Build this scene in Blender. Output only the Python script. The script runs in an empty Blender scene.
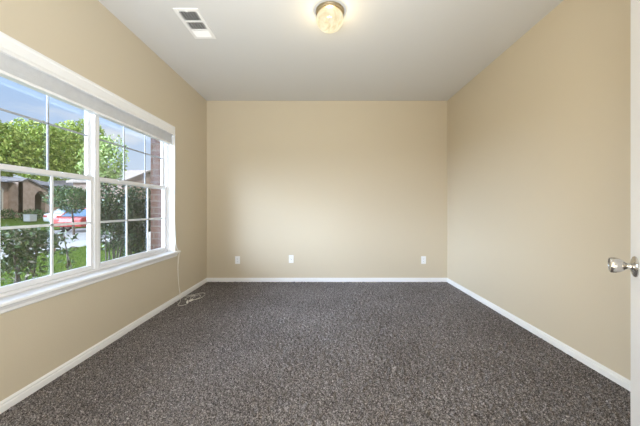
import bpy, bmesh, math, random
import numpy as np
from mathutils import Vector, Matrix
random.seed(7); rng = np.random.default_rng(7)
S = bpy.context.scene; C = S.collection
PI = math.pi

# ------------------------------------------------------------------ camera
EYE = 1.116
cam = bpy.data.cameras.new('camera'); camo = bpy.data.objects.new('camera', cam); C.objects.link(camo)
camo.location = (0, 0, EYE); camo.rotation_euler = (PI/2, 0, 0)
cam.sensor_width = 36; cam.lens = 36*284/640; cam.shift_x = -3/640; cam.shift_y = -5/640
cam.clip_start = 0.02; cam.clip_end = 500
S.camera = camo

# ------------------------------------------------------------------ colour management
S.view_settings.view_transform = 'Standard'; S.view_settings.look = 'None'
S.view_settings.gamma = 1; S.view_settings.use_curve_mapping = False
S.view_settings.exposure = 0.0
try:
    S.cycles.use_denoising = True; S.cycles.max_bounces = 12; S.cycles.diffuse_bounces = 8
    S.cycles.transparent_max_bounces = 16; S.cycles.caustics_refractive = False; S.cycles.caustics_reflective = False
except Exception: pass

# ------------------------------------------------------------------ sky
W = bpy.data.worlds.new('sky'); S.world = W; W.use_nodes = True
nt = W.node_tree; nt.nodes.clear()
wo = nt.nodes.new('ShaderNodeOutputWorld'); bg = nt.nodes.new('ShaderNodeBackground')
tc = nt.nodes.new('ShaderNodeTexCoord'); sx = nt.nodes.new('ShaderNodeSeparateXYZ')
nt.links.new(tc.outputs['Generated'], sx.inputs[0])
rmp = nt.nodes.new('ShaderNodeValToRGB')
e = rmp.color_ramp.elements
e[0].position = 0.0; e[0].color = (.74, .84, .98, 1)
e[1].position = .55; e[1].color = (.30, .50, .95, 1)
x = e.new(.16); x.color = (.62, .76, .98, 1)
x = e.new(.30); x.color = (.44, .64, .98, 1)
nt.links.new(sx.outputs['Z'], rmp.inputs[0])
mp = nt.nodes.new('ShaderNodeMapping'); mp.inputs['Scale'].default_value = (2.2, 2.2, 7)
nt.links.new(tc.outputs['Generated'], mp.inputs[0])
ns = nt.nodes.new('ShaderNodeTexNoise'); ns.inputs['Scale'].default_value = 1.6; ns.inputs['Detail'].default_value = 6
nt.links.new(mp.outputs[0], ns.inputs['Vector'])
cr = nt.nodes.new('ShaderNodeValToRGB'); cr.color_ramp.elements[0].position = .55; cr.color_ramp.elements[1].position = .72
nt.links.new(ns.outputs['Fac'], cr.inputs[0])
mx = nt.nodes.new('ShaderNodeMix'); mx.data_type = 'RGBA'
nt.links.new(cr.outputs[0], mx.inputs['Factor']); nt.links.new(rmp.outputs[0], mx.inputs['A'])
mx.inputs['B'].default_value = (.95, .97, 1.0, 1)
nt.links.new(mx.outputs['Result'], bg.inputs['Color']); bg.inputs['Strength'].default_value = 1.0
nt.links.new(bg.outputs[0], wo.inputs[0])

# ------------------------------------------------------------------ sun, horizon cloud and added fill lights
def light(name, kind, energy, color, loc=(0, 0, 0), direction=None, **kw):
    l = bpy.data.lights.new(name, kind); l.energy = energy; l.color = color
    for k, v in kw.items(): setattr(l, k, v)
    o = bpy.data.objects.new(name, l); C.objects.link(o); o.location = loc
    if direction is not None: o.rotation_euler = Vector(direction).to_track_quat('-Z', 'Y').to_euler()
    return o
light('sun', 'SUN', 2.8, (1, .95, .86), direction=(-.55, .35, -.8), angle=math.radians(8))
light('window_fill_sun', 'SUN', 11.5, (.66, .80, 1), direction=(.95, .12, -.20), angle=math.radians(70))  # broad sun lamp added to brighten the right wall through the window
for az, dz, en in ((64, .165, 2.6), (44, .165, 2.2), (22, .165, 3.2), (56, .42, 2.6), (32, .42, 3.0)):    # bright cloud low along the horizon behind and left of the house
    light('horizon_cloud', 'SUN', en, (.65, .78, 1), direction=(math.cos(math.radians(az)), math.sin(math.radians(az)), -dz), angle=math.radians(24))
light('hall_cool_fill', 'AREA', 150, (.88, .95, 1.0), loc=(.30, -1.0, .65), direction=(-.40, .38, 1), shape='RECTANGLE', size=1.4, size_y=1.0)  # cool fill added behind the camera for the ceiling and left wall
light('hall_warm_fill', 'AREA', 168, (1, .95, .84), loc=(-.75, -.8, .65), direction=(.45, .22, 1), shape='RECTANGLE', size=1.2, size_y=1.0)  # warm fill added behind the camera; no real lamp stands here

# ------------------------------------------------------------------ material helpers
def mat(name, col, rough=.6, metal=0., noise=0., nscale=40., bump=0., bscale=200., col2=None, spec=.5, coord='Object'):
    m = bpy.data.materials.new(name); m.use_nodes = True; n = m.node_tree; b = n.nodes['Principled BSDF']
    b.inputs['Base Color'].default_value = (*col, 1); b.inputs['Roughness'].default_value = rough
    b.inputs['Metallic'].default_value = metal; b.inputs['Specular IOR Level'].default_value = spec
    t = n.nodes.new('ShaderNodeTexCoord')
    if noise or col2:
        k = n.nodes.new('ShaderNodeTexNoise'); k.inputs['Scale'].default_value = nscale; k.inputs['Detail'].default_value = 4
        n.links.new(t.outputs[coord], k.inputs['Vector'])
        r = n.nodes.new('ShaderNodeValToRGB')
        c2 = col2 or tuple(c*(1-noise) for c in col)
        r.color_ramp.elements[0].position = .35; r.color_ramp.elements[1].position = .65
        r.color_ramp.elements[0].color = (*c2, 1); r.color_ramp.elements[1].color = (*col, 1)
        n.links.new(k.outputs['Fac'], r.inputs[0]); n.links.new(r.outputs[0], b.inputs['Base Color'])
    if bump:
        k = n.nodes.new('ShaderNodeTexNoise'); k.inputs['Scale'].default_value = bscale; k.inputs['Detail'].default_value = 3
        n.links.new(t.outputs[coord], k.inputs['Vector'])
        bp = n.nodes.new('ShaderNodeBump'); bp.inputs['Strength'].default_value = bump; bp.inputs['Distance'].default_value = .002
        n.links.new(k.outputs['Fac'], bp.inputs['Height']); n.links.new(bp.outputs[0], b.inputs['Normal'])
    return m
def leafmat(name, cols, rough=.5, spec=.4):
    m = bpy.data.materials.new(name); m.use_nodes = True; n = m.node_tree; b = n.nodes['Principled BSDF']
    g = n.nodes.new('ShaderNodeNewGeometry'); r = n.nodes.new('ShaderNodeValToRGB')
    el = r.color_ramp.elements; k = len(cols)
    el[0].position = 0; el[0].color = (*cols[0], 1); el[1].position = 1; el[1].color = (*cols[-1], 1)
    for i in range(1, k-1):
        q = el.new(i/(k-1)); q.color = (*cols[i], 1)
    n.links.new(g.outputs['Random Per Island'], r.inputs[0]); n.links.new(r.outputs[0], b.inputs['Base Color'])
    b.inputs['Roughness'].default_value = rough; b.inputs['Specular IOR Level'].default_value = spec
    return m
def brickmat(name, c1, c2, mortar, vertical_axis_swap):
    m = bpy.data.materials.new(name); m.use_nodes = True; n = m.node_tree; b = n.nodes['Principled BSDF']
    t = n.nodes.new('ShaderNodeTexCoord'); s = n.nodes.new('ShaderNodeSeparateXYZ'); c = n.nodes.new('ShaderNodeCombineXYZ')
    a = n.nodes.new('ShaderNodeMath'); a.operation = 'ADD'
    n.links.new(t.outputs['Object'], s.inputs[0]); n.links.new(s.outputs['X'], a.inputs[0]); n.links.new(s.outputs['Y'], a.inputs[1])
    n.links.new(a.outputs[0], c.inputs['X']); n.links.new(s.outputs['Z'], c.inputs['Y'])
    k = n.nodes.new('ShaderNodeTexBrick'); k.inputs['Scale'].default_value = 1
    k.inputs['Brick Width'].default_value = .21; k.inputs['Row Height'].default_value = .075; k.inputs['Mortar Size'].default_value = .007
    k.inputs['Color1'].default_value = (*c1, 1); k.inputs['Color2'].default_value = (*c2, 1); k.inputs['Mortar'].default_value = (*mortar, 1)
    n.links.new(c.outputs[0], k.inputs['Vector']); n.links.new(k.outputs['Color'], b.inputs['Base Color'])
    b.inputs['Roughness'].default_value = .9
    return m

M = {}
M['wall'] = mat('tan_wall_paint', (.605, .531, .405), .55, bump=.25, bscale=120, spec=.35)
M['ceil'] = mat('ceiling_paint', (.66, .66, .66), .8, bump=.3, bscale=90, spec=.2)
M['white'] = mat('white_semi_gloss_paint', (.86, .86, .86), .35, bump=.05)
M['vinyl'] = mat('white_vinyl', (.74, .74, .75), .3, bump=.03)
M['grille'] = mat('white_grille_bars', (.70, .72, .74), .4, bump=.03)
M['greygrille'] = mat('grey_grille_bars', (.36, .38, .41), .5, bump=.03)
M['slat'] = mat('white_blind_slats', (.82, .82, .82), .4, noise=.05, nscale=30)
M['valance'] = mat('white_valance', (.86, .86, .86), .3, bump=.03)
M['cord'] = mat('white_cord', (.86, .84, .78), .7, bump=.2, bscale=600)
M['tassel'] = mat('white_plastic_tassel', (.85, .83, .8), .4, noise=.03)
M['plate'] = mat('white_plastic_plate', (.86, .87, .88), .3, noise=.02)
M['slot'] = mat('dark_slots', (.05, .05, .05), .7, noise=.1)
M['vent'] = mat('white_enamelled_metal', (.86, .86, .86), .4, bump=.03)
M['duct'] = mat('dark_duct', (.03, .03, .032), .8, noise=.2)
M['ventfin'] = mat('grey_louvre', (.82, .82, .82), .5, noise=.05)
M['brass'] = mat('satin_brass', (.55, .45, .30), .3, 1., noise=.08, nscale=15)
M['nickel'] = mat('satin_nickel', (.62, .60, .57), .22, 1., noise=.05, nscale=20)
M['door'] = mat('white_door_paint', (.80, .80, .81), .4, noise=.01)
M['brick'] = brickmat('red_brick', (.056, .019, .009), (.082, .032, .016), (.10, .08, .06), 0)
M['stonebase'] = mat('pale_stone', (.50, .45, .38), .9, noise=.3, nscale=9)
M['housebrick'] = mat('pinkish_house_brick', (.46, .34, .27), .9, col2=(.36, .25, .19), nscale=3)
M['housetrim'] = mat('cream_trim', (.62, .56, .47), .8, noise=.1)
M['roof'] = mat('grey_shingles', (.17, .155, .15), .95, noise=.25, nscale=4)
M['roofbeige'] = mat('beige_shingles', (.36, .30, .25), .95, noise=.15, nscale=4)
M['houseglass'] = mat('dark_blue_glass', (.16, .22, .26), .1, noise=.3, nscale=2)
M['dark'] = mat('dark_entry_door', (.06, .045, .035), .6, noise=.3)  # dark brown with random tone, used behind the entry arch
M['concrete'] = mat('pale_concrete', (.40, .38, .35), .9, noise=.12, nscale=3)
M['street'] = mat('street_concrete', (.33, .32, .30), .9, noise=.12, nscale=2)
M['bark'] = mat('brown_bark', (.12, .085, .06), .9, noise=.4, nscale=40)
M['greybark'] = mat('grey_stem_bark', (.20, .17, .14), .9, noise=.4, nscale=60)
M['green_tree'] = leafmat('bright_tree_leaves', [(.15, .24, .04), (.33, .43, .08), (.52, .58, .15), (.23, .34, .06)])
M['light_tree'] = leafmat('yellow_green_leaves', [(.24, .36, .10), (.42, .54, .19), (.55, .62, .30)])
M['dark_tree'] = leafmat('dark_tree_leaves', [(.03, .07, .025), (.07, .13, .04), (.12, .20, .06)])
M['rose'] = leafmat('glossy_shrub_leaves', [(.04, .085, .022), (.075, .14, .035), (.15, .22, .065), (.055, .10, .03), (.10, .16, .05), (.42, .36, .27)], .35)
M['shrub'] = leafmat('dark_shrub_leaves', [(.013, .032, .012), (.03, .06, .02), (.052, .095, .03), (.08, .13, .05)], .35)
M['sapling'] = leafmat('young_reddish_leaves', [(.05, .10, .03), (.09, .15, .05), (.20, .09, .06)], .4)
M['blade'] = leafmat('grass_blades', [(.040, .085, .005), (.10, .17, .010), (.20, .26, .03)], .7, .2)
M['redcar'] = mat('red_car_paint', (.42, .045, .035), .3, noise=.05)
M['whitecar'] = mat('white_car_paint', (.6, .6, .61), .3, noise=.03)
M['carglass'] = mat('car_glass', (.10, .17, .25), .08, noise=.1)
M['tyre'] = mat('black_rubber', (.025, .025, .025), .8, noise=.2)
M['greybox'] = mat('pale_grey_enclosure', (.50, .50, .49), .7, noise=.1, nscale=8)

def glassmat():
    m = bpy.data.materials.new('clear_window_glass'); m.use_nodes = True; n = m.node_tree; n.nodes.clear()
    o = n.nodes.new('ShaderNodeOutputMaterial'); mixn = n.nodes.new('ShaderNodeMixShader')
    t = n.nodes.new('ShaderNodeBsdfTransparent'); t.inputs[0].default_value = (.97, .98, .98, 1)
    g = n.nodes.new('ShaderNodeBsdfGlossy'); g.inputs['Roughness'].default_value = .02
    mixn.inputs[0].default_value = .05
    n.links.new(t.outputs[0], mixn.inputs[1]); n.links.new(g.outputs[0], mixn.inputs[2]); n.links.new(mixn.outputs[0], o.inputs[0])
    return m
M['glass'] = glassmat()

def lampglass():
    m = bpy.data.materials.new('lit_alabaster_glass'); m.use_nodes = True; n = m.node_tree; n.nodes.clear()
    o = n.nodes.new('ShaderNodeOutputMaterial'); ad = n.nodes.new('ShaderNodeAddShader'); mi = n.nodes.new('ShaderNodeMixShader')
    t = n.nodes.new('ShaderNodeBsdfTransparent'); t.inputs[0].default_value = (1, .93, .78, 1)
    p = n.nodes.new('ShaderNodeBsdfGlossy'); p.inputs['Color'].default_value = (.10, .10, .09, 1); p.inputs['Roughness'].default_value = .12
    em = n.nodes.new('ShaderNodeEmission')
    tcn = n.nodes.new('ShaderNodeTexCoord'); k = n.nodes.new('ShaderNodeTexNoise'); k.inputs['Scale'].default_value = 9
    k.inputs['Distortion'].default_value = 2.2; k.inputs['Detail'].default_value = 3
    n.links.new(tcn.outputs['Object'], k.inputs['Vector'])
    r = n.nodes.new('ShaderNodeValToRGB'); r.color_ramp.elements[0].position = .35; r.color_ramp.elements[1].position = .62
    r.color_ramp.elements[0].color = (.78, .69, .44, 1); r.color_ramp.elements[1].color = (1, .95, .76, 1)
    n.links.new(k.outputs['Fac'], r.inputs[0]); n.links.new(r.outputs[0], em.inputs['Color']); em.inputs['Strength'].default_value = .64
    mi.inputs[0].default_value = .45
    n.links.new(p.outputs[0], mi.inputs[1]); n.links.new(t.outputs[0], mi.inputs[2])
    n.links.new(mi.outputs[0], ad.inputs[0]); n.links.new(em.outputs[0], ad.inputs[1]); n.links.new(ad.outputs[0], o.inputs[0])
    return m
M['lampglass'] = lampglass()
def bulbmat():
    m = bpy.data.materials.new('glowing_bulb'); m.use_nodes = True; n = m.node_tree; n.nodes.clear()
    o = n.nodes.new('ShaderNodeOutputMaterial'); em = n.nodes.new('ShaderNodeEmission'); em.inputs['Color'].default_value = (1, .9, .7, 1); em.inputs['Strength'].default_value = .9
    n.links.new(em.outputs[0], o.inputs[0]); return m
M['bulb'] = bulbmat()

def carpetmat():
    m = bpy.data.materials.new('grey_brown_frieze_carpet'); m.use_nodes = True; n = m.node_tree; b = n.nodes['Principled BSDF']
    t = n.nodes.new('ShaderNodeTexCoord')
    def ramp(src, stops):
        r = n.nodes.new('ShaderNodeValToRGB'); el = r.color_ramp.elements
        el[0].position, el[1].position = stops[0][0], stops[-1][0]
        el[0].color = (*stops[0][1], 1); el[1].color = (*stops[-1][1], 1)
        for p, c in stops[1:-1]:
            q = el.new(p); q.color = (*c, 1)
        n.links.new(src, r.inputs[0]); return r.outputs[0]
    k = n.nodes.new('ShaderNodeTexNoise'); k.inputs['Scale'].default_value = 140; k.inputs['Detail'].default_value = 3; k.inputs['Roughness'].default_value = .65
    n.links.new(t.outputs['Object'], k.inputs['Vector'])
    base = ramp(k.outputs['Fac'], [(.34, (.032, .029, .029)), (.45, (.120, .110, .109)), (.56, (.262, .244, .244)), (.68, (.55, .52, .52))])
    k2 = n.nodes.new('ShaderNodeTexNoise'); k2.inputs['Scale'].default_value = 1.3; k2.inputs['Detail'].default_value = 3
    n.links.new(t.outputs['Object'], k2.inputs['Vector'])
    pile = ramp(k2.outputs['Fac'], [(.35, (.86, .85, .84)), (.65, (1.08, 1.08, 1.08))])
    mul = n.nodes.new('ShaderNodeMix'); mul.data_type = 'RGBA'; mul.blend_type = 'MULTIPLY'; mul.inputs['Factor'].default_value = 1
    n.links.new(base, mul.inputs['A']); n.links.new(pile, mul.inputs['B'])
    n.links.new(mul.outputs['Result'], b.inputs['Base Color'])
    b.inputs['Roughness'].default_value = .95; b.inputs['Specular IOR Level'].default_value = .1
    return m
M['carpet'] = carpetmat()
def grassmat():
    m = bpy.data.materials.new('lawn_green'); m.use_nodes = True; n = m.node_tree; b = n.nodes['Principled BSDF']
    t = n.nodes.new('ShaderNodeTexCoord'); k = n.nodes.new('ShaderNodeTexNoise'); k.inputs['Scale'].default_value = 9; k.inputs['Detail'].default_value = 8; k.inputs['Roughness'].default_value = .75
    n.links.new(t.outputs['Object'], k.inputs['Vector']); r = n.nodes.new('ShaderNodeValToRGB')
    r.color_ramp.elements[0].position = .35; r.color_ramp.elements[0].color = (.035, .072, .005, 1)
    r.color_ramp.elements[1].position = .68; r.color_ramp.elements[1].color = (.115, .18, .015, 1)
    n.links.new(k.outputs['Fac'], r.inputs[0]); n.links.new(r.outputs[0], b.inputs['Base Color']); b.inputs['Roughness'].default_value = .9
    b.inputs['Specular IOR Level'].default_value = .1
    return m
M['grass'] = grassmat()

# ------------------------------------------------------------------ mesh helpers
class MB:
    def __init__(s): s.v = []; s.f = []
    def add(s, verts, faces):
        o = len(s.v); s.v += [tuple(v) for v in verts]; s.f += [tuple(i+o for i in f) for f in faces]; return s
    def box(s, x0, x1, y0, y1, z0, z1, mtx=None):
        v = [(x, y, z) for x in (x0, x1) for y in (y0, y1) for z in (z0, z1)]
        if mtx is not None: v = [mtx @ Vector(p) for p in v]
        return s.add(v, [(0, 1, 3, 2), (4, 6, 7, 5), (0, 4, 5, 1), (2, 3, 7, 6), (0, 2, 6, 4), (1, 5, 7, 3)])
    def prism(s, poly, fn):                      # closed polygon (2D) swept between fn(p,0) and fn(p,1)
        k = len(poly); v = [fn(p, 0) for p in poly]+[fn(p, 1) for p in poly]
        f = [tuple(range(k))[::-1], tuple(range(k, 2*k))]+[(i, (i+1) % k, k+(i+1) % k, k+i) for i in range(k)]
        return s.add(v, f)
    def lathe(s, prof, mtx=None, n=32):          # prof: (radius, height) about Z
        v = []; f = []
        for r, h in prof:
            for i in range(n):
                a = 2*PI*i/n; v.append(Vector((r*math.cos(a), r*math.sin(a), h)))
        for j in range(len(prof)-1):
            for i in range(n): f.append((j*n+i, j*n+(i+1) % n, (j+1)*n+(i+1) % n, (j+1)*n+i))
        if prof[0][0] > 1e-4: f.append(tuple(range(n))[::-1])
        if prof[-1][0] > 1e-4: f.append(tuple(range((len(prof)-1)*n, len(prof)*n)))
        if mtx is not None: v = [mtx @ p for p in v]
        return s.add(v, f)
    def tube(s, pts, r0, r1=None, n=8):
        pts = [Vector(p) for p in pts]; r1 = r0 if r1 is None else r1; v = []; f = []
        for i, p in enumerate(pts):
            d = (pts[min(i+1, len(pts)-1)]-pts[max(i-1, 0)]).normalized()
            u = d.orthogonal().normalized() if i == 0 else (u-d*u.dot(d)).normalized()
            w = d.cross(u); r = r0+(r1-r0)*i/(len(pts)-1)
            for k in range(n):
                a = 2*PI*k/n; v.append(p+u*(r*math.cos(a))+w*(r*math.sin(a)))
        for i in range(len(pts)-1):
            for k in range(n): f.append((i*n+k, i*n+(k+1) % n, (i+1)*n+(k+1) % n, (i+1)*n+k))
        f.append(tuple(range(n))[::-1]); f.append(tuple(range((len(pts)-1)*n, len(pts)*n)))
        return s.add(v, f)
    def leaf(s, p, size, aspect=.55):
        q = Matrix.Rotation(random.uniform(0, 2*PI), 3, 'Z') @ Matrix.Rotation(random.gauss(0, .7), 3, 'X') @ Matrix.Rotation(random.gauss(0, .7), 3, 'Y')
        L = size*random.uniform(.7, 1.25); w = L*aspect; fold = .18*L
        pts = [(0, -L/2, 0), (w/2, 0, fold), (0, L/2, 0), (-w/2, 0, fold)]
        p = Vector(p)
        return s.add([p+q @ Vector(a) for a in pts], [(0, 1, 2), (0, 2, 3)])
    def build(s, name, m, parent=None, smooth=False, bevel=0., seg=2):
        me = bpy.data.meshes.new(name); me.from_pydata([tuple(v) for v in s.v], [], s.f); me.update()
        b = bmesh.new(); b.from_mesh(me)
        if len(s.f) < 3000: bmesh.ops.recalc_face_normals(b, faces=b.faces)
        b.to_mesh(me); b.free()
        me.materials.append(m)
        if smooth: me.polygons.foreach_set('use_smooth', [True]*len(me.polygons))
        o = bpy.data.objects.new(name, me); C.objects.link(o)
        if parent is not None: o.parent = parent
        if bevel:
            d = o.modifiers.new('bevel', 'BEVEL'); d.width = bevel; d.segments = seg; d.limit_method = 'ANGLE'
        if smooth and len(s.f) < 3000:
            d = o.modifiers.new('edges', 'EDGE_SPLIT'); d.split_angle = math.radians(40)
        return o
def B(*a): return MB().box(*a)
def struct(o): o['kind'] = 'structure'; return o
def tag(o, label, cat, group=None):
    o['label'] = label; o['category'] = cat
    if group: o['group'] = group
    return o
def empty(name, loc=(0, 0, 0), rz=0):
    o = bpy.data.objects.new(name, None); C.objects.link(o); o.location = loc; o.rotation_euler = (0, 0, rz); o.empty_display_size = .1
    return o

# ------------------------------------------------------------------ room
XL, XR, YB, YF, H = -1.761, 1.882, 4.30, .17, 2.74
WY0, WY1, WZ0, WZ1 = 1.242, 3.378, .60, 2.08        # window opening
XE = -2.05                                        # outer face of the outside wall
DX0, DX1, DZ = -1.03, .50, 2.06                   # wide opening the camera stands in

# carpet: real pile relief
nx, ny = 560, 640
xs = np.linspace(XL, XR, nx); ys = np.linspace(-.0, YB, ny)
gx, gy = np.meshgrid(xs, ys); hz = rng.random((ny, nx))
hz = (hz+np.roll(hz, 1, 0)+np.roll(hz, 1, 1)+np.roll(hz, (1, 1), (0, 1)))/4
hz = (hz-.5)*.036-.006
co = np.stack([gx+(rng.random((ny, nx))-.5)*.004*((gx > XL+.01) & (gx < XR-.01)), gy, hz], -1).reshape(-1, 3).astype(np.float32)
idx = np.arange(nx*ny).reshape(ny, nx)
fa = np.stack([idx[:-1, :-1], idx[:-1, 1:], idx[1:, 1:], idx[1:, :-1]], -1).reshape(-1, 4).astype(np.int32)
me = bpy.data.meshes.new('floor'); me.vertices.add(len(co)); me.vertices.foreach_set('co', co.ravel())
me.loops.add(fa.size); me.loops.foreach_set('vertex_index', fa.ravel())
me.polygons.add(len(fa)); me.polygons.foreach_set('loop_start', np.arange(0, fa.size, 4, dtype=np.int32))
me.update(calc_edges=True); me.validate(); me.materials.append(M['carpet'])
fl = bpy.data.objects.new('floor', me); C.objects.link(fl); struct(fl)

struct(B(XL-.3, XR+.1, -3.0, YB+.1, H, H+.12).build('ceiling', M['ceil']))
struct(B(XL-.0, XR+.1, YB, YB+.1, -.03, H).build('wall_back', M['wall']))
struct(B(XR, XR+.1, -3.0, YB, -.03, H).build('wall_right', M['wall']))
w = MB(); xo = -1.905
w.box(xo, XL, -3.0, WY0, -.03, H); w.box(xo, XL, WY1, YB+.1, -.03, H)
w.box(xo, XL, WY0, WY1, -.03, WZ0); w.box(xo, XL, WY0, WY1, WZ1, H)
struct(w.build('wall_left', M['wall']))
w = MB(); w.box(XE, xo, -3.0, WY0, -.3, H+.1); w.box(XE, xo, WY1, YB+.1, -.3, H+.1)
w.box(XE, xo, WY0, WY1, -.3, WZ0); w.box(XE, xo, WY0, WY1, WZ1, H+.1)
struct(w.build('wall_outside', M['brick']))
w = MB(); w.box(XL, DX0, .05, YF, -.03, H); w.box(DX1, XR, .05, YF, -.03, H); w.box(DX0, DX1, .05, YF, DZ, H)
struct(w.build('wall_front', M['wall']))
w = MB()
for x0, x1 in ((DX0-.07, DX0), (DX1, DX1+.07)): w.box(x0, x1, YF, YF+.018, 0, DZ+.07)
w.box(DX0, DX1, YF, YF+.018, DZ, DZ+.07)
struct(w.build('trim_1', M['white'], bevel=.004))
# hall behind
struct(B(XL, XR, -3.0, 0, -.05, -.004).build('floor_hall', M['carpet']))
struct(B(XL, XR, -3.1, -3.0, -.03, H).build('wall_hall', M['wall']))

# baseboards: stepped profile
prof = [(0, 0), (.014, 0), (.014, .034), (.008, .038), (.008, .042), (.0115, .045), (.0115, .052), (.004, .060), (0, .060)]
struct(MB().prism(prof, lambda p, t: (XL+p[0], [YF, YB][t], p[1])).build('baseboard_left', M['white']))
struct(MB().prism(prof, lambda p, t: (XR-p[0], [YF, YB][t], p[1])).build('baseboard_right', M['white']))
struct(MB().prism(prof, lambda p, t: ([XL, XR][t], YB-p[0], p[1])).build('baseboard_back', M['white']))

# ------------------------------------------------------------------ window
w = MB(); t = .008                                # painted jamb liner
w.box(-1.905, XL+.003, WY0, WY0+t, WZ0, WZ1); w.box(-1.905, XL+.003, WY1-t, WY1, WZ0, WZ1); w.box(-1.905, XL+.003, WY0, WY1, WZ1-t, WZ1)
struct(w.build('trim_2', M['white'], bevel=.001))
# stool with moulded nose and apron
w = MB()
nose = [(-1.905, .60), (-1.905, .582), (XL+.0, .582), (XL+.038, .582), (XL+.045, .588), (XL+.045, .598), (XL+.038, .604), (-1.905, .604)]
w.prism([p for p in nose if p[0] > -1.9] + [(XL, .604)], lambda p, q: (p[0], [WY0-.05, WY1+.05][q], p[1]))
w.box(-1.905, XL, WY0, WY1, .58, .604)
ap = [(XL, .582), (XL+.026, .582), (XL+.020, .570), (XL+.015, .560), (XL+.015, .545), (XL+.008, .538), (XL, .536)]
w.prism(ap, lambda p, q: (p[0], [WY0-.03, WY1+.03][q], p[1]))
struct(w.build('trim_3', M['white']))

YM = 2.31
XI = -1.836                                       # inner face of the vinyl frame
def window_unit(num, y0, y1):
    root = struct(empty('window_%d' % num, (0, 0, 0)))
    z0, z1 = .604, WZ1-t; f = .022
    fr = MB()
    fr.box(-1.905, XI, y0, y0+f, z0, z1); fr.box(-1.905, XI, y1-f, y1, z0, z1)
    fr.box(-1.905, XI, y0+f, y1-f, z0, z0+.022); fr.box(-1.905, XI, y0+f, y1-f, z1-f, z1)
    fr.build('window_frame', M['vinyl'], root, bevel=.003)
    a, b = y0+f, y1-f; zm = 1.352
    for nm, xa, xb, za, zb in (('lower_sash', -1.872, -1.848, z0+.022, zm+.020), ('upper_sash', -1.900, -1.876, zm-.018, z1-f)):
        st = .028; rail = .034
        s = MB(); s.box(xa, xb, a, a+st, za, zb); s.box(xa, xb, b-st, b, za, zb)
        s.box(xa, xb, a+st, b-st, za, za+rail); s.box(xa, xb, a+st, b-st, zb-rail, zb)
        so = s.build(nm, M['vinyl'], root, bevel=.003)
        xm = (xa+xb)/2; ga, gb, gza, gzb = a+st, b-st, za+rail, zb-rail
        MB().box(xm-.003, xm+.003, ga-.004, gb+.004, gza-.004, gzb+.004).build('glass_pane', M['glass'], so)
        g = MB(); hw = .0088 if nm == 'lower_sash' else .0066
        for i in (1, 2):
            yc = ga+(gb-ga)*i/3; g.box(xm+.004, xm+.012, yc-hw, yc+hw, gza, gzb)
        zc = (gza+gzb)/2; g.box(xm+.004, xm+.012, ga, gb, zc-hw, zc+hw)
        g.build('grille', M['grille' if nm == 'lower_sash' else 'greygrille'], so, bevel=.002)
        if nm == 'lower_sash':
            for yy in (a+.25*(b-a), a+.75*(b-a)):
                k = MB(); k.box(xb, xb+.012, yy-.03, yy+.03, zb-.014, zb-.002)
                k.build('sash_lock', M['vinyl'], so, bevel=.002)
    return root
window_unit(1, WY0+t, YM); window_unit(2, YM, WY1-t)

# ------------------------------------------------------------------ window blind, raised
bl = tag(empty('window_blind', (-1.80, YM, 2.05)), 'white faux wood blind pulled up under its valance over the wide window', 'window blind')
def bp(mb, name, m, **k):
    o = mb.build(name, m, None, **k); o.parent = bl; o.matrix_parent_inverse = Matrix.Translation(-bl.location); return o
ya, yb = WY0+.012, WY1-.012
vp = [(-1.772, 2.070), (-1.752, 2.070), (-1.752, 2.060), (-1.758, 2.052), (-1.758, 2.000), (-1.753, 1.992), (-1.748, 1.984), (-1.748, 1.972), (-1.772, 1.972)]
o = bp(MB().prism(vp, lambda p, q: (p[0], [ya, yb][q], p[1])), 'valance', M['valance'])
bp(B(-1.832, -1.775, ya+.005, yb-.005, 2.025, 2.068), 'headrail', M['vinyl'], bevel=.002)
s = MB(); n = 21
for i in range(n):
    z = 1.885+i*.0066; dx = random.uniform(-.0015, .0015)
    s.box(-1.830+dx, -1.780+dx, ya+.012, yb-.012, z, z+.0030)
bp(s, 'slat_stack', M['slat'])
bp(B(-1.832, -1.778, ya+.010, yb-.010, 1.862, 1.881), 'bottom_rail', M['valance'], bevel=.003)
# lift cords: down past the sill, over the end of the stool, onto the carpet
def smooth_path(pts, n=10):
    P = [Vector(p) for p in pts]; out = []
    for i in range(len(P)-1):
        a, b, c, d = P[max(i-1, 0)], P[i], P[i+1], P[min(i+2, len(P)-1)]
        for k in range(n):
            u = k/n; out.append(.5*((2*b)+(c-a)*u+(2*a-5*b+4*c-d)*u*u+(3*b-a-3*c+d)*u**3))
    out.append(P[-1]); return out
cz = .010
c1 = [(-1.755, 3.335, 1.975), (-1.752, 3.34, 1.5), (-1.750, 3.35, 1.0), (-1.745, 3.365, .72), (-1.738, 3.385, .625), (-1.728, 3.41, .595), (-1.738, 3.40, .48), (-1.742, 3.41, .30), (-1.735, 3.44, .12), (-1.715, 3.50, .03), (-1.66, 3.62, cz), (-1.58, 3.70, cz), (-1.52, 3.66, cz), (-1.50, 3.52, cz), (-1.56, 3.42, cz), (-1.63, 3.50, cz+.006), (-1.57, 3.60, cz+.006), (-1.52, 3.50, cz+.004), (-1.56, 3.41, cz)]
c2 = [(-1.756, 3.328, 1.975), (-1.753, 3.335, 1.4), (-1.747, 3.36, .75), (-1.736, 3.395, .62), (-1.726, 3.416, .59), (-1.737, 3.41, .45), (-1.741, 3.42, .25), (-1.730, 3.43, .08), (-1.69, 3.36, cz), (-1.66, 3.25, cz), (-1.60, 3.22, cz), (-1.57, 3.30, cz), (-1.62, 3.40, cz), (-1.68, 3.46, cz), (-1.64, 3.58, cz+.004), (-1.59, 3.52, cz+.005), (-1.60, 3.36, cz)]
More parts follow.
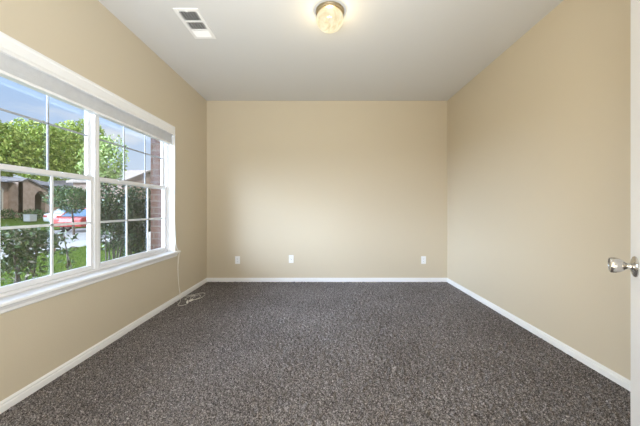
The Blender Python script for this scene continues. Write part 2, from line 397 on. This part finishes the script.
for pts, tdir in ((c1, (-.4, -.9, 0)), (c2, (.3, -.95, 0))):
    co_ = bp(MB().tube(smooth_path(pts), .0021, n=6), 'lift_cord', M['cord'], smooth=True)
    end = Vector(pts[-1]); d = Vector(tdir).normalized()
    mt = Matrix.Translation(end+Vector((0, 0, .006))) @ d.to_track_quat('Z', 'Y').to_matrix().to_4x4()
    tas = MB().lathe([(.004, -.004), (.006, 0), (.010, .018), (.0125, .042), (.0115, .050), (.006, .052)], mt, 16).build('tassel', M['tassel'], co_, smooth=True)
    tas.matrix_parent_inverse = Matrix.Identity(4)

# ------------------------------------------------------------------ ceiling light (on)
LX, LY = .057, 2.34
cl = tag(empty('ceiling_light', (LX, LY, H)), 'lit flush ceiling light with a round swirled glass bowl on a brass base', 'ceiling light')
MB().lathe([(0, 0), (.113, 0), (.117, -.004), (.117, -.012), (.113, -.016), (.113, -.028), (.107, -.034), (.097, -.034), (.097, -.026), (0, -.026)], None, 48).build('base_ring', M['brass'], cl, smooth=True)
pr = []
for i in range(15):
    a = math.radians(-27+i*(117/14)); pr.append((max(.112*math.cos(a), 0), -.075-.088*math.sin(a)))
pr[-1] = (0, pr[-1][1])
MB().lathe(pr, None, 48).build('glass_bowl', M['lampglass'], cl, smooth=True)
MB().lathe([(0, -.092), (.016, -.088), (.026, -.074), (.022, -.054), (.013, -.044), (.013, -.026), (0, -.026)], None, 20).build('bulb', M['bulb'], cl, smooth=True)
light('ceiling_lamp_light', 'POINT', 7, (1, .84, .52), loc=(LX, LY, H-.128), shadow_soft_size=.03)

# ------------------------------------------------------------------ ceiling register
vx0, vx1, vy0, vy1 = -1.220, -1.020, 2.306, 2.713
vt = tag(empty('air_vent', ((vx0+vx1)/2, (vy0+vy1)/2, H)), 'white metal air supply register with louvred banks in the ceiling', 'air vent')
def vb(mb, name, m, **k):
    o = mb.build(name, m, vt, **k); o.matrix_parent_inverse = Matrix.Translation(-vt.location); return o
bx0, bx1 = vx0+.028, vx1-.028
banks = [(vy0+.030, vy0+.150), (vy0+.166, vy0+.268), (vy0+.284, vy1-.030)]
z0, z1 = H-.009, H-.003
fr = MB(); fr.box(vx0, bx0, vy0, vy1, z0, H); fr.box(bx1, vx1, vy0, vy1, z0, H)
ed = [vy0, banks[0][0], banks[0][1], banks[1][0], banks[1][1], banks[2][0], banks[2][1], vy1]
for a, b in zip(ed[0::2], ed[1::2]): fr.box(bx0, bx1, a, b, z0, H)
vb(fr, 'face_frame', M['vent'], bevel=.0015)
vb(B(bx0, bx1, vy0+.03, vy1-.03, H-.0012, H-.0002), 'duct_opening', M['duct'])
for j, (a, b) in enumerate(banks[:2]):
    s = MB()
    for i in range(6):
        xc = bx0+(i+.5)*(bx1-bx0)/6
        s.box(-.0018, .0018, a, b, -.006, .006, Matrix.Translation((xc, 0, H-.006)) @ Matrix.Rotation(math.radians([-24, -12][j]), 4, 'Y') @ Matrix.Scale(.85, 4, (0, 0, 1)))
    vb(s, 'louvre_bank', M['ventfin'])
a, b = banks[2]; s = MB()
for i in range(8):
    yc = a+(i+.5)*(b-a)/8
    s.box(bx0, bx1, -.0075, .0075, -.0007, .0007, Matrix.Translation((0, yc, H-.006)) @ Matrix.Rotation(math.radians(-32), 4, 'X'))
vb(s, 'louvre_bank', M['vent'])
vb(B(-1.128, -1.116, vy0+.020, vy0+.040, H-.016, H-.006), 'damper_lever', M['vent'], bevel=.002)

# ------------------------------------------------------------------ wall plates on the back wall
def wall_plate(name, px, py, label, cat, kind):
    xc = (px-323)/284*YB; zc = EYE-(py-208)/284*YB
    r = tag(empty(name, (xc, YB, zc)), label, cat, 'electrical outlets on the back wall' if kind == 'outlet' else None)
    MB().box(-.036, .036, -.006, 0, -.058, .058).build('cover_plate', M['plate'], r, bevel=.003)
    if kind == 'outlet':
        for dz in (.0195, -.0195):
            f = MB().box(-.0165, .0165, -.0085, -.006, dz-.0145, dz+.0145).build('receptacle', M['plate'], r, bevel=.004)
            s = MB(); s.box(-.0075, -.0055, -.0089, -.0084, dz-.003, dz+.006); s.box(.0055, .0075, -.0089, -.0084, dz-.002, dz+.005)
            s.box(-.002, .002, -.0089, -.0084, dz-.010, dz-.006)
            s.build('slot', M['slot'], f)
        MB().lathe([(0, 0), (.003, 0), (.003, .0012), (0, .0016)], Matrix.Translation((0, -.006, 0)) @ Matrix.Rotation(PI/2, 4, 'X'), 12).build('screw', M['plate'], r)
    else:
        MB().lathe([(.0075, 0), (.0075, .003), (.0048, .003), (.0048, .010), (.002, .010)], Matrix.Translation((0, -.006, 0)) @ Matrix.Rotation(PI/2, 4, 'X'), 16).build('jack', M['nickel'], r)
        for dz in (.042, -.042):
            MB().lathe([(0, 0), (.003, 0), (.003, .0012), (0, .0016)], Matrix.Translation((0, -.006, dz)) @ Matrix.Rotation(PI/2, 4, 'X'), 12).build('screw', M['plate'], r)
wall_plate('electrical_outlet', 237.6, 260.0, 'white electrical outlet on the back wall nearest the window corner', 'outlet', 'outlet')
wall_plate('wall_jack_plate', 291.2, 259.0, 'white wall plate in the middle of the back wall, between the two outlets', 'wall plate', 'jack')
wall_plate('electrical_outlet', 423.5, 260.0, 'white electrical outlet on the back wall nearest the right corner', 'outlet', 'outlet')

# ------------------------------------------------------------------ open door with knob at the right edge
P = Vector((.992, .90, 0)); th = math.radians(36); dirv = Vector((math.sin(th), math.cos(th), 0)); nor = Vector((-math.cos(th), math.sin(th), 0))
edge = P+dirv*.062; DW = .90
dr = struct(empty('door_1', (0, 0, 0)))
DM = Matrix(((-dirv.x, -nor.x, 0, edge.x), (-dirv.y, -nor.y, 0, edge.y), (0, 0, 1, 0), (0, 0, 0, 1)))   # x along the door from its latch edge, y into the slab
dr.matrix_world = DM
TH = .035
d = MB(); s0, s1, mid0, mid1 = .115, DW-.115, DW/2-.055, DW/2+.055
zr = [.015, .24, .83, 1.00, 1.55, 1.66, 1.90, 2.03]
d.box(0, s0, 0, TH, zr[0], zr[7]); d.box(s1, DW, 0, TH, zr[0], zr[7]); d.box(mid0, mid1, 0, TH, zr[0], zr[7])
for za, zb in ((zr[0], zr[1]), (zr[2], zr[3]), (zr[4], zr[5]), (zr[6], zr[7])):
    d.box(s0, mid0, 0, TH, za, zb); d.box(mid1, s1, 0, TH, za, zb)
d.build('door_slab', M['door'], dr, bevel=.0015)
for xa, xb in ((s0, mid0), (mid1, s1)):
    for za, zb in ((zr[1], zr[2]), (zr[3], zr[4]), (zr[5], zr[6])):
        q = MB(); q.box(xa, xb, .010, TH-.010, za, zb); q.box(xa+.035, xb-.035, .004, TH-.004, za+.035, zb-.035)
        q.build('door_panel', M['door'], dr, bevel=.004)
kz = EYE-58.8*.9/284
KM = Matrix.Translation((.062, 0, kz)) @ Matrix.Rotation(PI/2, 4, 'X') @ Matrix.Diagonal((1.0, 1.0, .83, 1))
k = MB().lathe([(.0, 0), (.0325, 0), (.0330, .003), (.031, .007), (.025, .010), (.016, .012), (.0105, .015), (.0095, .022), (.011, .027), (.0165, .034), (.0215, .043), (.0245, .054), (.0255, .063), (.0250, .069), (.0235, .0725), (.021, .0725), (.019, .070), (.0, .0695)], KM, 40).build('door_knob', M['nickel'], dr, smooth=True)
MB().box(-.0015, .0005, TH/2-.0125, TH/2+.0125, kz-.028, kz+.028).build('latch_plate', M['nickel'], dr, bevel=.002)
for hz_ in (.25, 1.05, 1.85):
    MB().lathe([(.0, 0), (.006, 0), (.006, .09), (0, .09)], Matrix.Translation((DW, -.004, hz_-.045)), 12).build('hinge', M['nickel'], dr, smooth=True)

# ================================================================== outside
G = -.20
ground = MB()
prof_g = [(-2.0, G), (-8.2, G)]
struct(ground.prism([(-2.05, G), (-8.2, G), (-8.2, G-.3), (-2.05, G-.3)], lambda p, q: (p[0], [-12, 40][q], p[1])).build('ground_lawn', M['grass']))
struct(B(-9.7, -8.2, -12, 40, G-.3, G+.01).build('ground_pavement', M['concrete']))
struct(B(-17.0, -9.7, -12, 60, G-.4, G-.10).build('ground_street', M['street']))
struct(MB().prism([(-17.0, G-.02), (-17.3, G), (-24, .34), (-60, .5), (-60, -1), (-17.0, -1)], lambda p, q: (p[0], [-12, 90][q], p[1])).build('ground_far_lawn', M['grass']))

# brick pillar on a stone plinth, just past the window
pl = tag(empty('brick_pillar', (-2.16, 3.72, G)), 'red brick pillar on a pale stone base outside the window', 'pillar')
MB().box(-.035, .109, -.10, .25, 1.01, 3.1).build('shaft', M['brick'], pl)
b_ = MB(); b_.box(-.055, .109, -.12, .27, 0, .93); b_.box(-.07, .109, -.135, .285, .93, 1.01)
b_.build('base', M['stonebase'], pl, bevel=.006)

# ---- grass blades on the near lawn
nb = 26000; bx = -rng.uniform(2.6, 8.2, nb); by = rng.uniform(1.6, 12.5, nb); an = rng.uniform(0, 2*PI, nb); hh = rng.uniform(.03, .085, nb); le = rng.normal(0, .025, (nb, 2))
wd = .007; ca, sa = np.cos(an)*wd, np.sin(an)*wd; zz = np.full(nb, G-.004)
vv = np.stack([np.stack([bx-ca, by-sa, zz], 1), np.stack([bx+ca, by+sa, zz], 1), np.stack([bx+le[:, 0], by+le[:, 1], zz+hh], 1)], 1).reshape(-1, 3)
me = bpy.data.meshes.new('lawn_grass'); me.from_pydata(vv.tolist(), [], np.arange(nb*3).reshape(-1, 3).tolist()); me.materials.append(M['blade'])
lg = tag(bpy.data.objects.new('lawn_grass', me), 'bright green grass of the front lawn outside the window', 'grass'); C.objects.link(lg); lg['kind'] = 'stuff'

# ---- plants
def crown(mb, n, centre, rad, size, shell=.35, aspect=.6):
    c = Vector(centre); lumps = [(Vector((random.gauss(0, 1), random.gauss(0, 1), random.gauss(0, 1))).normalized(), random.uniform(.10, .28)) for _ in range(14)]
    for _ in range(n):
        u = Vector((random.gauss(0, 1), random.gauss(0, 1), random.gauss(0, 1))).normalized()
        bump = 1-.15+sum(a*max(0, u.dot(l)-.72)/.28 for l, a in lumps)
        r = (shell+(1-shell)*random.random()**.5)*bump
        mb.leaf(c+Vector((u.x*rad[0]*r, u.y*rad[1]*r, u.z*rad[2]*r)), size, aspect)
def tree(name, label, group, base, top_c, rad, n, size, lm, tr=.12, bm='bark', extra=()):
    root = tag(empty(name, base), label, 'tree' if 'tree' in name else 'shrub', group)
    bz = Vector(base); m = MB(); crown(m, n, Vector(top_c)-bz, rad, size)
    for c2, r2, n2 in extra: crown(m, n2, Vector(c2)-bz, r2, size)
    m.build('foliage', M[lm], root)
    t = MB(); tc_ = Vector(top_c)-bz
    t.tube([(0, 0, 0), tc_*.4+Vector((.1*tr, 0, 0)), tc_*.75, tc_], tr, tr*.35, 8)
    for k in range(5):
        a = k*2*PI/5+.3; s_ = tc_*random.uniform(.55, .8)
        t.tube([s_, s_+Vector((math.cos(a)*rad[0]*.35, math.sin(a)*rad[1]*.35, rad[2]*.25)), s_+Vector((math.cos(a)*rad[0]*.7, math.sin(a)*rad[1]*.7, rad[2]*.45))], tr*.4, tr*.12, 6)
    t.build('trunk', M[bm], root, smooth=True)
    return root
def pix(px, py, depth): return Vector(((px-323)/284*depth, depth, EYE-(py-208)/284*depth))

def bush(label, base, crowns, size, lm, stems, spread, aspect=.55):
    root = tag(empty('garden_shrub', base), label, 'shrub', 'shrubs just outside the window')
    bz = Vector(base); m = MB()
    for c, r, n in crowns: crown(m, n, Vector(c)-bz, r, size, .25, aspect)
    m.build('foliage', M[lm], root)
    for k in range(stems):
        tgt = Vector(crowns[k % len(crowns)][0])-bz+Vector((random.uniform(-spread, spread), random.uniform(-spread, spread), random.uniform(0, .15)))
        st = Vector((random.uniform(-.05, .05), random.uniform(-.05, .05), 0))
        midp = st.lerp(tgt, .5)+Vector((random.uniform(-.04, .04), random.uniform(-.04, .04), .05))
        MB().tube(smooth_path([st, midp, tgt], 5), .013, .005, 6).build('stem', M['greybark'], root, smooth=True)
    return root
p0 = pix(12, 300, 2.72)
bush('low leafy shrub with pale leaf tips at the left end of the window', (p0.x, p0.y, G),
     [(pix(6, 246, 2.72), (.25, .25, .20), 800), (pix(34, 241, 2.9), (.20, .22, .15), 560), (pix(18, 266, 2.75), (.18, .2, .12), 220)], .052, 'rose', 7, .16)
p1 = pix(110, 275, 4.15)
bush('dark rounded shrub on bare forked stems, just right of the window mullion', (p1.x, p1.y, G),
     [(pix(112, 213, 4.15), (.32, .32, .33), 2600), (pix(116, 236, 4.2), (.30, .30, .24), 600)], .058, 'shrub', 8, .24)
p2 = pix(138, 275, 4.6)
bush('dark dense shrub beside the brick pillar', (p2.x, p2.y, G),
     [(pix(139, 216, 4.6), (.33, .33, .40), 2800), (pix(137, 242, 4.6), (.30, .30, .27), 1100)], .058, 'shrub', 7, .22)
p3 = pix(65, 275, 3.75)
bush('thin sapling with a few reddish leaves in front of the lawn', (p3.x, p3.y, G),
     [(pix(65, 243, 3.75), (.17, .17, .16), 46), (pix(69, 262, 3.75), (.08, .08, .08), 14)], .075, 'sapling', 2, .03)

# ---- trees beyond
g = 'trees beyond the street'
tree('broad_tree', 'tall bright green tree behind the brick house at the left edge of the view', g, tuple(pix(-10, 212, 31.5)), pix(-10, 152, 31.5), (3.9, 3.9, 3.5), 7000, .46, 'green_tree', .25)
tree('broad_tree', 'wide bright green tree rising over the entrance gable of the house', g, tuple(pix(36, 212, 41)), pix(37, 153, 41), (4.4, 4.4, 4.4), 7500, .50, 'green_tree', .25)
tree('broad_tree', 'green tree left of the window mullion, over the grey roof', g, tuple(pix(77, 212, 52)), pix(76, 153, 52), (4.6, 4.6, 5.2), 7500, .55, 'green_tree', .22)
tree('loose_tree', 'pale yellow-green tree seen in the right window above the dark shrubs', g, tuple(pix(106, 215, 20)), pix(105, 165, 20), (1.45, 1.45, 1.5), 1500, .26, 'light_tree', .10, extra=((pix(100, 150, 20), (.85, .9, .95), 600),))
tree('small_tree', 'small dark round tree on a thin trunk in front of the parked cars', g, tuple(Vector((pix(74, 233, 15).x, 15, G-.12))), pix(71, 199, 15), (.92, .92, .72), 1500, .15, 'dark_tree', .06)

# ---- houses
def house_part(mb, name, m, root): return mb.build(name, m, root)
h1 = tag(empty('brick_house', (0, 0, 0)), 'brick house with an arched entry and gable across the street', 'house', 'houses across the street')
XH = -24.0
gab = [(22.7, .25), (25.2, .25), (25.2, 2.45), (23.0, 3.42), (22.7, 3.30)]
archw = []
ay0, ay1 = 23.65, 24.55; az = 2.15
w = MB()
def yz(p, q): return ([XH, XH-.35][q], p[0], p[1])
n = 10
arch_top = [(ay0+(ay1-ay0)*i/n, az+.42*math.sin(PI*i/n)) for i in range(n+1)]
w.prism([(22.7, .25), (ay0, .25)]+arch_top[:n//2+1]+[(ay0+(ay1-ay0)/2, 3.036), (23.0, 3.42), (22.7, 3.30)], yz)
w.prism([(ay1, .25), (25.2, .25), (25.2, 2.45), (ay0+(ay1-ay0)/2, 3.036)]+arch_top[n//2:], yz)
w.box(XH-2.5, XH, 22.7, 22.72, .25, 3.2); w.box(XH-2.5, XH, 25.18, 25.2, .25, 2.4)
w.build('entry_gable', M['housebrick'], h1)
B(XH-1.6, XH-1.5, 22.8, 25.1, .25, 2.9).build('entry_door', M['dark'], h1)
w = MB(); w.box(XH-8, XH-2.0, 10.5, 28.0, .2, 3.2); w.build('wall', M['housebrick'], h1)
wl = MB(); wl.box(XH-2.0, XH-1.2, 10.5, 22.7, .2, 3.15); wl.build('wing_wall', M['housebrick'], h1)
wf = MB(); pts = [(20.9, .9), (22.2, .9), (22.2, 2.4)]+[(21.55+.65*math.cos(PI*i/8), 2.4+.4*math.sin(PI*i/8)) for i in range(9)]
wf.prism(pts, lambda p, q: (XH-1.2+[0, .06][q], p[0], p[1])); wn = wf.build('arched_window', M['houseglass'], h1)
tr_ = MB(); 
for i in range(8):
    a0, a1 = PI*i/8, PI*(i+1)/8
    tr_.prism([(21.55+.65*math.cos(a0), 2.4+.4*math.sin(a0)), (21.55+.80*math.cos(a0), 2.4+.55*math.sin(a0)), (21.55+.80*math.cos(a1), 2.4+.55*math.sin(a1)), (21.55+.65*math.cos(a1), 2.4+.4*math.sin(a1))], lambda p, q: (XH-1.2+[0, .1][q], p[0], p[1]))
tr_.box(XH-1.2, XH-1.1, 20.8, 20.9, .9, 2.4); tr_.box(XH-1.2, XH-1.1, 22.2, 22.3, .9, 2.4); tr_.box(XH-1.2, XH-1.13, 21.52, 21.58, .9, 2.75)
tr_.build('window_trim', M['housetrim'], wn)
rf = MB(); rf.prism([(XH-.7, 3.15), (XH-5, 4.0), (XH-9, 3.15)], lambda p, q: (p[0], [10, 28.4][q], p[1]))
rf.prism([(22.6, 3.32), (23.0, 3.56), (25.5, 2.42), (25.5, 2.30), (23.0, 3.42), (22.6, 3.25)], lambda p, q: (XH+[.12, -3][q], p[0], p[1]))
rf.build('roof', M['roof'], h1)
def gable_house(label, x, y0, y1, zw, zr_, rm, dp=8, cat='house'):
    h = tag(empty('gabled_house', (0, 0, 0)), label, cat, 'houses across the street'); ym = (y0+y1)/2
    MB().prism([(y0, .2), (y1, .2), (y1, zw), (ym, zr_), (y0, zw)], lambda p, q: (x-dp*q, p[0], p[1])).build('wall', M['housebrick'], h)
    k = (zr_-zw)/(ym-y0); o_ = .4
    MB().prism([(y0-o_, zw-o_*k+.02), (ym, zr_+.02), (y1+o_, zw-o_*k+.02), (y1+o_, zw-o_*k+.2), (ym, zr_+.22), (y0-o_, zw-o_*k+.2)], lambda p, q: (x+.4-(dp+.8)*q, p[0], p[1])).build('roof', M[rm], h)
    return h
gable_house('house with a low grey shingled gable behind the small dark tree', -28.0, 31.6, 39.6, 2.9, 4.35, 'roof', 5.5)
gable_house('house with a pale beige roof beyond the shrubs in the right window', -20.5, 29.0, 37.0, 3.8, 5.3, 'roofbeige', 5)

# low things in the far front yard
gb = tag(empty('garden_box', (-20.6, 20.2, .17)), 'pale grey square garden box on the far lawn before the arched entry', 'garden box')
q = MB(); q.box(-.05, .0, -.25, .25, 0, .45); q.box(-.45, -.40, -.25, .25, 0, .45); q.box(-.40, -.05, -.25, -.2, 0, .45); q.box(-.40, -.05, .2, .25, 0, .45)
q.build('panel', M['greybox'], gb)
B(-.47, .02, -.27, .27, .45, .49).build('lid', M['greybox'], gb)
for i, (px, label) in enumerate(((4, 'low green bush under the arched window of the house'), (32, 'low green bush right beside the pale garden box'))):
    d_ = 21.2; c = pix(px, 208, d_)
    r = tag(empty('front_yard_bush', (c.x, d_, .15)), label, 'bush', 'low bushes in the far front yard'); m = MB(); crown(m, 500, (0, 0, .45), (.75, .75, .45), .14); m.build('foliage', M['dark_tree'], r)
    MB().tube([(0, 0, 0), (.02, 0, .25), (0, 0, .5)], .04, .02).build('stem', M['bark'], r)

# ---- parked cars
def car(name, label, loc, rz, paint):
    r = tag(empty(name, loc, rz), label, 'car', 'cars parked across the street')
    body = [(-2.2, .32), (-2.25, .62), (-2.15, .86), (-1.3, .93), (.95, .93), (1.9, .80), (2.2, .62), (2.22, .32)]
    MB().prism(body, lambda p, q: (p[0], [-.86, .86][q], p[1])).build('body', M[paint], r, bevel=.06)
    cab0 = [(-1.75, .91), (-1.15, 1.36), (.15, 1.40), (1.05, .91)]
    m = MB(); k = len(cab0)
    v = [(x, -.80 if z < 1 else -.62, z) for x, z in cab0]+[(x, .80 if z < 1 else .62, z) for x, z in cab0]
    m.add(v, [(0, 1, 2, 3), (7, 6, 5, 4)]+[(i, i+4, (i+1) % 4+4, (i+1) % 4) for i in range(4)])
    m.build('cabin_glass', M['carglass'], r, bevel=.03)
    rf = MB(); rf.box(-1.2, .2, -.63, .63, 1.36, 1.42)
    for s_ in (-1, 1):
        for xa, za, xb, zb in ((-1.75, .91, -1.15, 1.38), (1.05, .91, .15, 1.40), (-.35, .91, -.35, 1.39)):
            rf.tube([(xa, .80*s_, za), (xb, .63*s_, zb)], .04, .04, 6)
    rf.build('roof_panel', M[paint], r, bevel=.01)
    for x_ in (-1.38, 1.40):
        for s_ in (-1, 1):
            wm = Matrix.Translation((x_, s_*.80, .31)) @ Matrix.Rotation(PI/2, 4, 'X')
            o = MB().lathe([(.18, -.10), (.29, -.10), (.31, -.07), (.31, .07), (.29, .10), (.18, .10)], wm, 24).build('wheel', M['tyre'], r, smooth=True)
            MB().lathe([(0, -.105), (.18, -.10), (.18, .10), (0, .105)], wm, 16).build('hub', M['nickel'], o)
    for x_, mm in ((2.2, 'vinyl'), (-2.2, 'redcar')):
        for s_ in (-1, 1): B(x_-.04, x_+.04, s_*.62-.16, s_*.62+.16, .62, .76).build('lamp', M[mm], r)
    return r
car('parked_sedan', 'red sedan parked on the street behind the small dark tree', (-14.8, 18.6, G-.10), PI/2, 'redcar')
car('parked_sedan', 'white sedan parked beyond the red car across the street', (-18.0, 21.6, G+.05), math.radians(75), 'whitecar')
